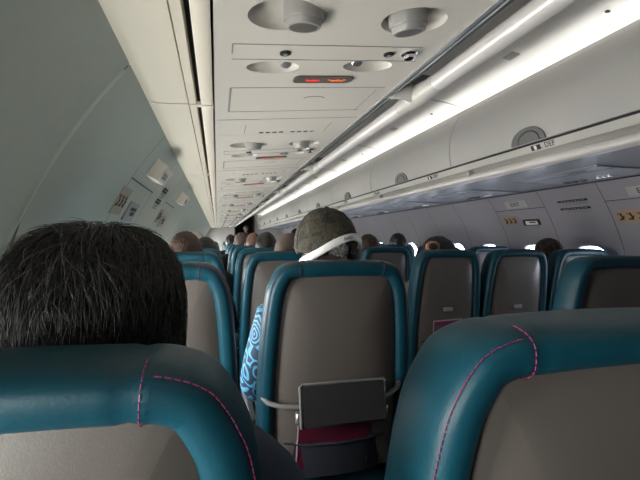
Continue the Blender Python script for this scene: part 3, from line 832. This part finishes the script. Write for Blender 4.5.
mg = magazine('magazine', 'plum covered magazine, front one in the pocket across the aisle', SEAT[('D', 1)], .005, .50, .095, .085, M['magplum'], -.006, -.03)
m2 = MB(); m2.box((0, -.003, .083), (.095, .0008, .003)); m2.box((-.093, -.003, 0), (.0025, .0008, .085)); m2.build('cover_border', M['magedge'], mg)
m2 = MB(); m2.box((0, -.003, .015), (.088, .0007, .035)); m2.build('cover_picture', M['shell'], mg)

# ------------------------------------------------------------------ people
def skin_mesh(nodes, edges, root, sub=1):
    me = bpy.data.meshes.new('figure'); keys = list(nodes)
    me.from_pydata([nodes[k][:3] for k in keys], [(keys.index(a), keys.index(b)) for a, b in edges], [])
    o = bpy.data.objects.new('figure', me); C.objects.link(o)
    o.modifiers.new('s', 'SKIN')
    for i, k in enumerate(keys):
        r = nodes[k][3]; r2 = nodes[k][4] if len(nodes[k]) > 4 else r
        me.skin_vertices[0].data[i].radius = (r, r2); me.skin_vertices[0].data[i].use_root = (k == root)
    m = o.modifiers.new('u', 'SUBSURF'); m.levels = sub; m.render_levels = sub
    out = evaluated(o); bpy.data.objects.remove(o); return out
def head_verts(rx=.076, ry=.095, rz=.112):
    bm = bmesh.new(); bmesh.ops.create_icosphere(bm, subdivisions=4, radius=1)
    for v in bm.verts:
        d = v.co.copy(); x, y, z = d.x*rx, d.y*ry, d.z*rz
        if d.z < 0: x *= 1 - .28*(-d.z)*(1 if d.y > -.3 else .8); y *= 1-.10*(-d.z)
        if d.z < -.1 and d.y < 0: y *= 1-.25*(-d.z)
        if d.y > 0:
            y *= .96
            y += .022*math.exp(-((d.x/.14)**2 + ((d.z+.16)/.20)**2))              # nose
            y += .006*math.exp(-((d.x/.5)**2 + ((d.z-.16)/.10)**2))               # brow
            for sx in (-1, 1): y -= .011*math.exp(-(((d.x-sx*.42)/.18)**2 + ((d.z-.0)/.12)**2))
            y += .007*math.exp(-((d.x/.28)**2 + ((d.z+.50)/.07)**2)) - .004*math.exp(-((d.x/.3)**2 + ((d.z+.44)/.03)**2))  # lips
            y += .010*math.exp(-((d.x/.3)**2 + ((d.z+.80)/.16)**2))               # chin
        v.co = (x, y, z)
    for sx in (-1, 1):                                                             # ears
        r = bmesh.ops.create_icosphere(bm, subdivisions=2, radius=1)
        for v in r['verts']: v.co = (sx*(rx*.99 + v.co.x*.012 + .004), v.co.y*.017-.008 - sx*0, v.co.z*.031-.010)
    me = bpy.data.meshes.new('head'); bm.to_mesh(me); bm.free(); return me
def body_nodes(standing=False):
    n = {}; e = []
    if standing:
        n.update(pelvis=(0, 0, .93, .13, .10), belly=(0, 0, 1.07, .12, .095), chest=(0, 0, 1.22, .135, .10), top=(0, -.005, 1.36, .10, .075), neck=(0, .0, 1.44, .05), crown=(0, .015, 1.53, .05))
    else:
        n.update(pelvis=(0, 0, .545, .15, .12), belly=(0, -.025, .68, .135, .115), chest=(0, -.05, .83, .145, .11), top=(0, -.065, .955, .105, .085), neck=(0, -.055, 1.04, .053), crown=(0, -.045, 1.11, .05))
    e += [('pelvis', 'belly'), ('belly', 'chest'), ('chest', 'top'), ('top', 'neck'), ('neck', 'crown')]
    for s, k in ((-1, 'l'), (1, 'r')):
        if standing:
            n[k+'sh'] = (s*.165, 0, 1.37, .062); n[k+'el'] = (s*.215, -.03, 1.10, .043); n[k+'wr'] = (s*.21, .06, .87, .029); pal = (s*.20, .08, .79)
            n[k+'hip'] = (s*.085, 0, .88, .09); n[k+'kn'] = (s*.095, .01, .50, .058); n[k+'an'] = (s*.095, -.02, .09, .040); n[k+'ft'] = (s*.10, .13, .035, .032)
            fd = Vector((0, .02, -.10)); side_ = Vector((0, .021, .003)); thd = Vector((-s*.01, .045, -.03))
        else:
            n[k+'sh'] = (s*.178, -.065, .945, .068); n[k+'el'] = (s*.218, .02, .70, .045); n[k+'wr'] = (s*.155, .25, .655, .030); pal = (s*.135, .32, .645)
            n[k+'hip'] = (s*.095, .05, .535, .10); n[k+'kn'] = (s*.125, .44, .50, .066); n[k+'an'] = (s*.125, .42, .10, .043); n[k+'ft'] = (s*.13, .56, .040, .034)
            fd = Vector((-s*.02, .095, -.015)); side_ = Vector((-s*.021, -.003, 0)); thd = Vector((-s*.045, .035, .004))
        n[k+'pa'] = (*pal, .036, .018)
        e += [('top', k+'sh'), (k+'sh', k+'el'), (k+'el', k+'wr'), (k+'wr', k+'pa'), ('pelvis', k+'hip'), (k+'hip', k+'kn'), (k+'kn', k+'an'), (k+'an', k+'ft')]
        p = Vector(pal)
        for f_, off, ln in ((0, -1.5, .82), (1, -.5, .97), (2, .5, 1.0), (3, 1.5, .88)):
            q = p + side_*off
            a = q + fd*.42; b = a + fd*.42*ln + Vector((0, 0, -.006)); c_ = b + fd*.30*ln + Vector((0, 0, -.014))
            n['%sf%da' % (k, f_)] = (*a, .0095); n['%sf%db' % (k, f_)] = (*b, .0085); n['%sf%dc' % (k, f_)] = (*c_, .007)
            e += [(k+'pa', '%sf%da' % (k, f_)), ('%sf%da' % (k, f_), '%sf%db' % (k, f_)), ('%sf%db' % (k, f_), '%sf%dc' % (k, f_))]
        a = p + thd*.7; b = p + thd*1.1 + fd*.25
        n[k+'ta'] = (*a, .011); n[k+'tb'] = (*b, .008); e += [(k+'wr', k+'ta'), (k+'ta', k+'tb')]
    return n, e
HEAD_C = {False: Vector((0, -.045, 1.165)), True: Vector((0, .025, 1.585))}
def body_mesh(standing):
    n, e = body_nodes(standing); me = skin_mesh(n, e, 'pelvis')
    o = bpy.data.objects.new('figure', me); C.objects.link(o)
    h = head_verts(); h.transform(Matrix.Translation(HEAD_C[standing]))
    bm = bmesh.new(); bm.from_mesh(me); bm.from_mesh(h); bm.to_mesh(me); bm.free()
    r = o.modifiers.new('r', 'REMESH'); r.mode = 'VOXEL'; r.voxel_size = .0075; r.use_smooth_shade = True
    sm = o.modifiers.new('sm', 'SMOOTH'); sm.iterations = 3; sm.factor = .4
    out = evaluated(o); bpy.data.objects.remove(o); out.materials.clear(); return out
def cloth_mesh(keys_r, standing, grow):
    n, e = body_nodes(standing); nn = {}
    for k, g in keys_r.items():
        v = n[k]; r = v[3]+g+grow; r2 = (v[4] if len(v) > 4 else v[3])+g+grow; nn[k] = (v[0], v[1], v[2], r, r2)
    ee = [(a, b) for a, b in e if a in nn and b in nn]
    me = skin_mesh(nn, ee, 'pelvis', 2); me.materials.clear(); return me
SHIRT = dict(neck=-.006, pelvis=.0, belly=.004, chest=.0, top=.002, lsh=.002, rsh=.002, lel=.008, rel=.008)
LEGS = dict(pelvis=-.004, lhip=.0, rhip=.0, lkn=.004, rkn=.004, lan=.012, ran=.012)
BODY = body_mesh(False); SHIRT_ME = cloth_mesh(SHIRT, False, .022); LONG_ME = cloth_mesh(dict(SHIRT, lwr=.006, rwr=.006), False, .022); TANK_ME = cloth_mesh(dict(neck=-.012, pelvis=.0, belly=.004, chest=.0, top=.002), False, .022); LEGS_ME = cloth_mesh(LEGS, False, .010)
def hair_shell(rx, ry, rz, thick, front=.35, low=-.55, rough=.006, freq=22, seed=0, flat=0):
    """shell over scalp and back of the head, closed, about the head centre"""
    bm = bmesh.new(); bmesh.ops.create_icosphere(bm, subdivisions=5, radius=1)
    def gone(d):
        if d.y > .30: return d.z < front + (d.y-.30)*.45
        if d.y > 0: return d.z < -.25 + (d.y)*1.9*(front+.25)/.6
        return d.z < low
    kill = [v for v in bm.verts if gone(v.co)]
    bmesh.ops.delete(bm, geom=kill, context='VERTS')
    for v in bm.verts:
        d = v.co.copy(); k = noise.noise(d*freq*.12 + Vector((seed, 0, 0)))*.5 + noise.noise(Vector((d.x*freq, d.y*freq, d.z*freq*.25)) + Vector((seed, 3, 0)))
        edge = 1
        x, y, z = d.x*(rx+thick), d.y*(ry+thick), d.z*(rz+thick)
        if d.z < 0: x *= 1-.14*(-d.z); y *= 1-.14*(-d.z)
        if flat and d.z > .55: z -= flat*(d.z-.55)*(rz+thick)
        v.co = Vector((x, y, z)) + d*rough*k
    me = bpy.data.meshes.new('hair'); bm.to_mesh(me); bm.free(); return me
def person(nm, label, x, y, top, hairm, shirt, skin='skin', turn=0, long=True, hair=(.0, .35, -.55), hs=1.0, lean=0, wide=1.0, hair_part='hair', rough=.006, trousers='denim'):
    """seated; y is where the head centre goes; top is the height of the bare crown above the eye"""
    t = thing('person', label, 'person', (x, y+.06, 0))
    t.scale = (wide, 1, (EYE+top)/1.277)
    b = bpy.data.objects.new('body', BODY); C.objects.link(b); b.parent = t
    if not b.data.materials: b.data.materials.append(None)
    b.material_slots[0].link = 'OBJECT'; b.material_slots[0].material = M[skin]
    for nm_, me, m in (('shirt', LONG_ME if long else TANK_ME, shirt), ('trousers', LEGS_ME, trousers)):
        o = bpy.data.objects.new(nm_, me); C.objects.link(o); o.parent = t
        if not me.materials: me.materials.append(None)
        for p in me.polygons: p.use_smooth = True
        o.material_slots[0].link = 'OBJECT'; o.material_slots[0].material = M[m]
    if hairm:
        me = hair_shell(.076, .095, .112, .008+hair[0], hair[1], hair[2], rough, seed=x*10+y)
        o = link(hair_part, me, M[hairm], t); o.location = HEAD_C[False]; o.rotation_euler = (0, 0, turn)
        sd = o.modifiers.new('t', 'SOLIDIFY'); sd.thickness = .008+hair[0]; sd.offset = -1
    for sx in (-1, 1):
        eb_ = MB(); eb_.ball((sx*.031, .0715, .003), .0115, 10, 8); q = eb_.build('eye', M['eye'], t); q.location = HEAD_C[False]; ib_ = MB(); ib_.ball((sx*.031, .0802, .003), (.0055, .0034, .0055), 10, 6); ib_.build('iris', M['hair_k'], q)
    t.rotation_euler = (0, lean, 0)
    return t
# near dark-haired man: thick greying hair made of strands over a shell
P1 = person('person', 'person with thick dark greying hair, seen from behind in the nearest seat', -.143, .56, .002, 'hair_k', 'cloth_n', hair=(.006, .2, -.75), wide=1.06, rough=.008)
PN = 2.6
def sq(d): return (abs(d.x)**PN + abs(d.y)**PN + abs(d.z)**PN)**(-1/PN)
def strands(parent, name, m, count, seed, rx, ry, rz, length, rad, zmin=-.7, spread_=1.0, sel=None):
    rnd = random.Random(seed); cu = bpy.data.curves.new(name, 'CURVE'); cu.dimensions = '3D'; cu.bevel_depth = rad; cu.bevel_resolution = 0; cu.resolution_u = 2
    done = 0
    while done < count:
        d = Vector((rnd.gauss(0, 1), rnd.gauss(0, 1), rnd.gauss(0, 1))).normalized()
        if d.z < zmin or (d.y > .3 and d.z < .2): continue
        if sel and not sel(d, rnd): continue
        p = Vector((d.x*rx, d.y*ry, d.z*rz)); w = Vector((0, .35, 1)).normalized()       # whorl
        tang = (d - w)                                                                     # away from the crown
        tang = (tang - d*tang.dot(d)); tang = tang.normalized() if tang.length > 1e-3 else Vector((1, 0, 0))
        tang = (tang + Vector((0, 0, -.35)) + Vector((rnd.gauss(0, .22), rnd.gauss(0, .22), rnd.gauss(0, .15)))*spread_); tang -= d*tang.dot(d)*.9; tang.normalize()
        L = length*rnd.uniform(.6, 1.15); sp = cu.splines.new('POLY'); K = 6; sp.points.add(K-1); lift = rnd.uniform(.0, .010)*spread_
        for k in range(K):
            s_ = k/(K-1); q = p + tang*L*s_ + d*(lift*math.sin(s_*2.4))
            e = (abs(q.x/rx)**PN + abs(q.y/ry)**PN + abs(q.z/rz)**PN)**(1/PN); want = 1 + (.05+lift*6)*s_*(1-.35*s_)
            q = q*(want/e) if e > 1e-6 else q
            sp.points[k].co = (*q, 1); sp.points[k].radius = 1 - .75*s_
        done += 1
    cu.materials.append(m); o = bpy.data.objects.new(name, cu); C.objects.link(o); o.parent = parent; return o
hair_obj = [o for o in kids(P1) if o.name.startswith('hair')][0]
h1 = strands(hair_obj, 'hair_strand', M['strand'], 3400, 1, .0915, .1095, .1265, .070, .0008, -.85, 1.5); h1['kind'] = 'stuff'
h2 = strands(hair_obj, 'grey_hair_strand', M['strand_g'], 520, 2, .0930, .111, .128, .06, .0006, -.85, 1.9, lambda d, r: d.x < .2 or r.random() < .25); h2['kind'] = 'stuff'
# man in the cap
P2 = person('person', 'person in a camouflage cap and blue swirl print shirt wearing white headphones', .326, 1.375, .040, 'hair_g', 'swirl', 'skin', hair=(.0, .35, -.75), wide=.97, lean=.030)
for o in kids(P2):
    if o.name.startswith('hair'): HG = o
ca = bpy.data.objects.new('cap', None); 
capm = MB()
def cap_mesh():
    bm = bmesh.new(); bmesh.ops.create_icosphere(bm, subdivisions=5, radius=1)
    tw = math.radians(-14)
    def back(d):                                 # angle from straight back, and height
        a = math.atan2(d.x, -d.y) - (-tw); return a
    kill = []
    for v in bm.verts:
        d = v.co; a = back(d)
        if d.z < -.32 + .42*max(0, d.y): kill.append(v)
        elif abs(a) < .40 and d.z < .16*math.sqrt(max(0, 1-(a/.40)**2)) - .02: kill.append(v)
    bmesh.ops.delete(bm, geom=kill, context='VERTS')
    for v in bm.verts:
        d = v.co.copy(); az = math.atan2(d.x, -d.y)
        seam = math.exp(-((((az-tw)/(PI/3)+100) % 1 - .5)/.045)**2)
        k = 1 + .006*noise.noise(d*6) - 0
        v.co = Vector((d.x*.093*k, d.y*.112*k, d.z*.126*k)) - d*(.0015*(1-seam))
        if d.z > .85: v.co.z -= .004*(d.z-.85)/.15
    me = bpy.data.meshes.new('cap'); bm.to_mesh(me); bm.free(); return me
capme = cap_mesh()
cap = link('cap', capme, M['camo'], P2); cap.location = HEAD_C[False]; cap.scale = (1.17, 1, 1); cap['label'] = 'camouflage cap with an opening at the back'
sd = cap.modifiers.new('t', 'SOLIDIFY'); sd.thickness = .003; sd.offset = 1
bm_ = MB(); bm_.ball((0, 0, .1245), (.008, .008, .005), 10, 6); bm_.build('cap_button', M['cloth_k'], cap)
se_ = MB(); tw_ = math.radians(-14)
for k in range(6):
    az = PI/3*k + PI/6 - tw_ - .02
    low_ = .30 if abs((az+PI) % (2*PI) - PI) < .45 else -.18 if math.cos(az) > 0 else .0
    pts = []
    for j in range(15):
        el_ = PI/2 - (PI/2 - math.asin(low_))*j/14
        d = Vector((math.sin(az)*math.cos(el_), -math.cos(az)*math.cos(el_), math.sin(el_)))
        pts.append((d.x*.0952, d.y*.1142, d.z*.1280 - (.004*(d.z-.85)/.15 if d.z > .85 else 0)))
    se_.tube(pts, .0011, 6)
se_.build('cap_seam', M['cloth_k'], cap)
br_ = MB(); br = []; n = 14
for r in (0, 1, 2, 3):
    for k in range(n+1):
        a = math.radians(-62+124*k/n); R_ = .092 + .023*r
        br.append((math.sin(a)*(.088+.004*r), .098*math.cos(a)+.004 + r*.023*math.cos(a)**.7, .006-.004*r*r*.4-.014*abs(math.sin(a))))
br_.add(br, [(r*(n+1)+k, r*(n+1)+k+1, (r+1)*(n+1)+k+1, (r+1)*(n+1)+k) for r in range(3) for k in range(n)])
q = br_.build('cap_brim', M['camo'], cap); q.modifiers.new('t', 'SOLIDIFY').thickness = .003
# headphones
HPZ = 1.186
for o in (cap, HG): o.location = (0, HEAD_C[False].y, HPZ/P2.scale.z)
hp = thing('headphones', 'white and silver headphones worn round the back of the camouflage cap', 'headphones', (0, 0, 0))
HC = P2.matrix_basis @ HEAD_C[False]
HC = Vector((P2.location.x + HPZ*math.sin(.030), P2.location.y-.045, HPZ*math.cos(.030)))
def band_pt(a):
    # arc over the rear of the head, from low on the left to the ear on the right
    p = Vector((-.112*math.cos(a), -.126*math.sin(a), 0))
    return p
band = MB(); vs = []; K = 28
HPP = [(-.100, -.015, -.085), (-.095, -.058, -.060), (-.078, -.095, -.043), (-.050, -.119, -.025), (-.012, -.131, -.001), (.037, -.125, .018), (.074, -.104, .020), (.100, -.068, .006), (.114, -.032, -.016), (.117, -.005, -.042)]
def crv(P, t):
    s_ = t*(len(P)-1); i = min(int(s_), len(P)-2); u = s_-i
    p0 = Vector(P[max(i-1, 0)]); p1 = Vector(P[i]); p2 = Vector(P[i+1]); p3 = Vector(P[min(i+2, len(P)-1)])
    return .5*((2*p1) + (p2-p0)*u + (2*p0-5*p1+4*p2-p3)*u*u + (-p0+3*p1-3*p2+p3)*u**3)
for k in range(K+1):
    t_ = k/K; p = crv(HPP, t_); d = (crv(HPP, min(1, t_+.02)) - crv(HPP, max(0, t_-.02))).normalized()
    out = Vector((p.x, p.y, 0)).normalized(); out = (out - d*out.dot(d)).normalized(); up = d.cross(out)
    if up.z < 0: up = -up
    h = .0115; w = .0045
    for (a, b) in ((-1, -.6), (-.6, -1), (.6, -1), (1, -.6), (1, .6), (.6, 1), (-.6, 1), (-1, .6)): vs.append(HC + p + up*h*a + out*w*b)
band.add(vs, [(k*8+j, k*8+(j+1) % 8, (k+1)*8+(j+1) % 8, (k+1)*8+j) for k in range(K) for j in range(8)] + [tuple(range(8)), tuple(range(K*8, K*8+8))])
bandO = band.build('headband', M['hp'], hp, angle=60)
for sx, cz, cy in ((-1, -.095, .0), (1, -.045, -.002)):
    rot = Matrix.Rotation(PI/2*sx, 4, 'Y'); m4 = Matrix.Translation(HC + Vector((sx*.090, cy, cz))) @ rot
    mb = MB(); mb.lathe([(.034, .0), (.036, .006), (.035, .016), (.030, .022), (.012, .025)], m4, 24); e_ = mb.build('ear_cup', M['hp'] if sx < 0 else M['hpdark'], hp)
    mb = MB(); mb.lathe([(.022, -.010), (.033, -.010), (.037, -.004), (.034, .003), (.022, .003)], m4, 24); mb.build('ear_cushion', M['hpdark'], e_)
me = text_mesh('beats', .016, .0004); o = link('lettering', me, M['fadeink'], bandO, False)
pc = crv(HPP, .56); dc = (crv(HPP, .60)-crv(HPP, .52)).normalized(); oc = Vector((pc.x, pc.y, 0)).normalized(); oc = (oc-dc*oc.dot(dc)).normalized(); uc = oc.cross(dc)
o.location = HC + pc + oc*.0054; o.rotation_euler = Matrix((dc, uc, oc)).transposed().to_euler()

# the passengers farther ahead
person('person', 'person with brown hair showing over the pale seat beyond the nearest head', -.165, 2.36, .028, 'hair_b', 'cloth_k', hair=(.006, .35, -.6))
person('person', 'person with short dark hair, low in the seat by the left wall', -.085, 3.25, .0, 'hair_k', 'cloth_k', hair=(.008, .35, -.6))
person('person', 'person with pale grey hair lit by a window by the left wall', -.20, 4.2, .065, 'hair_w', 'cloth_g', hair=(.006, .35, -.6))
person('person', 'balding person with cropped grey hair, partly behind the camouflage cap', .395, 2.36, .030, 'buzz', 'cloth_w', hair=(-.005, .5, -.5), hair_part='cropped_hair', rough=.001)
person('person', 'person with smooth black hair in the aisle-side column', .375, 3.28, .045, 'hair_k', 'cloth_k', hair=(.004, .3, -.6), rough=.002)
person('person', 'bald pink-scalped person beside the smooth black hair', .355, 4.22, .065, None, 'cloth_g', 'skin')
person('person', 'person with a cropped reddish brown head farther up the aisle-side column', .28, 5.15, .075, 'buzz', 'cloth_k', 'skin_d', hair=(-.005, .5, -.5), hair_part='cropped_hair', rough=.001)
person('person', 'person with dark hair farthest up the aisle-side column', .22, 7.0, .06, 'hair_k', 'cloth_k', hair=(.006, .35, -.6))
person('person', 'tall dark-haired person across the aisle, seen just beside the camouflage cap', 1.33, 7.2, .17, 'hair_k', 'cloth_k', hair=(.006, .35, -.6))
person('person', 'person with brown hair across the aisle beside the headphones', 1.265, 3.40, .030, 'hair_b', 'cloth_b', hair=(.004, .35, -.6), wide=1.1)
person('person', 'person with round black hair in the middle seats across the aisle', 1.90, 4.20, .050, 'hair_k', 'cloth_k', hair=(.008, .35, -.6))
PW = person('person', 'person with dark hair in a peach scrunchie and red printed top across the aisle', 1.40, 2.46, .002, 'hair_k', 'cloth_r', 'skin', hair=(.010, .35, -.7), wide=1.22, long=False)
for o in kids(PW):
    if o.name.startswith('hair'):
        sb_ = MB(); ring = [(-.075+.030*math.cos(a), -.095, .060+.026*math.sin(a)) for a in [2*PI*k/16 for k in range(17)]]
        sb_.tube(ring, [.010+.003*(k % 2) for k in range(17)], 8, False); sb_.build('scrunchie', M['scrunchie'], o)
        bb_ = MB(); bb_.ball((-.075, -.105, .060), (.026, .020, .024), 14, 10); bb_.build('hair_bun', M['hair_k'], o)
PF = person('person', 'person in a dark flowered head scarf in the far window seat', 2.255, 2.46, -.008, 'camo_red', 'cloth_k', hair=(.008, .3, -.75), hair_part='head_scarf', rough=.004)

# cabin crew in the galley doorway
t = thing('person', 'standing person in dark uniform in the doorway at the far end', 'person', (1.02, 15.55, 0)); t.rotation_euler = (0, 0, PI)
b = link('body', body_mesh(True), M['skin'], t); 
o = link('uniform_jacket', cloth_mesh(SHIRT, True, .012), M['cloth_k'], t); o2 = link('uniform_trousers', cloth_mesh(LEGS, True, .010), M['cloth_k'], t)
o = link('hair', hair_shell(.076, .095, .112, .012, .35, -.6), M['hair_k'], t); o.location = HEAD_C[True]
for sx in (-1, 1):
    eb_ = MB(); eb_.ball((sx*.031, .0715, .003), .0115, 10, 8); q = eb_.build('eye', M['eye'], t); q.location = HEAD_C[True]; ib_ = MB(); ib_.ball((sx*.031, .0802, .003), (.0055, .0034, .0055), 10, 6); ib_.build('iris', M['hair_k'], q)
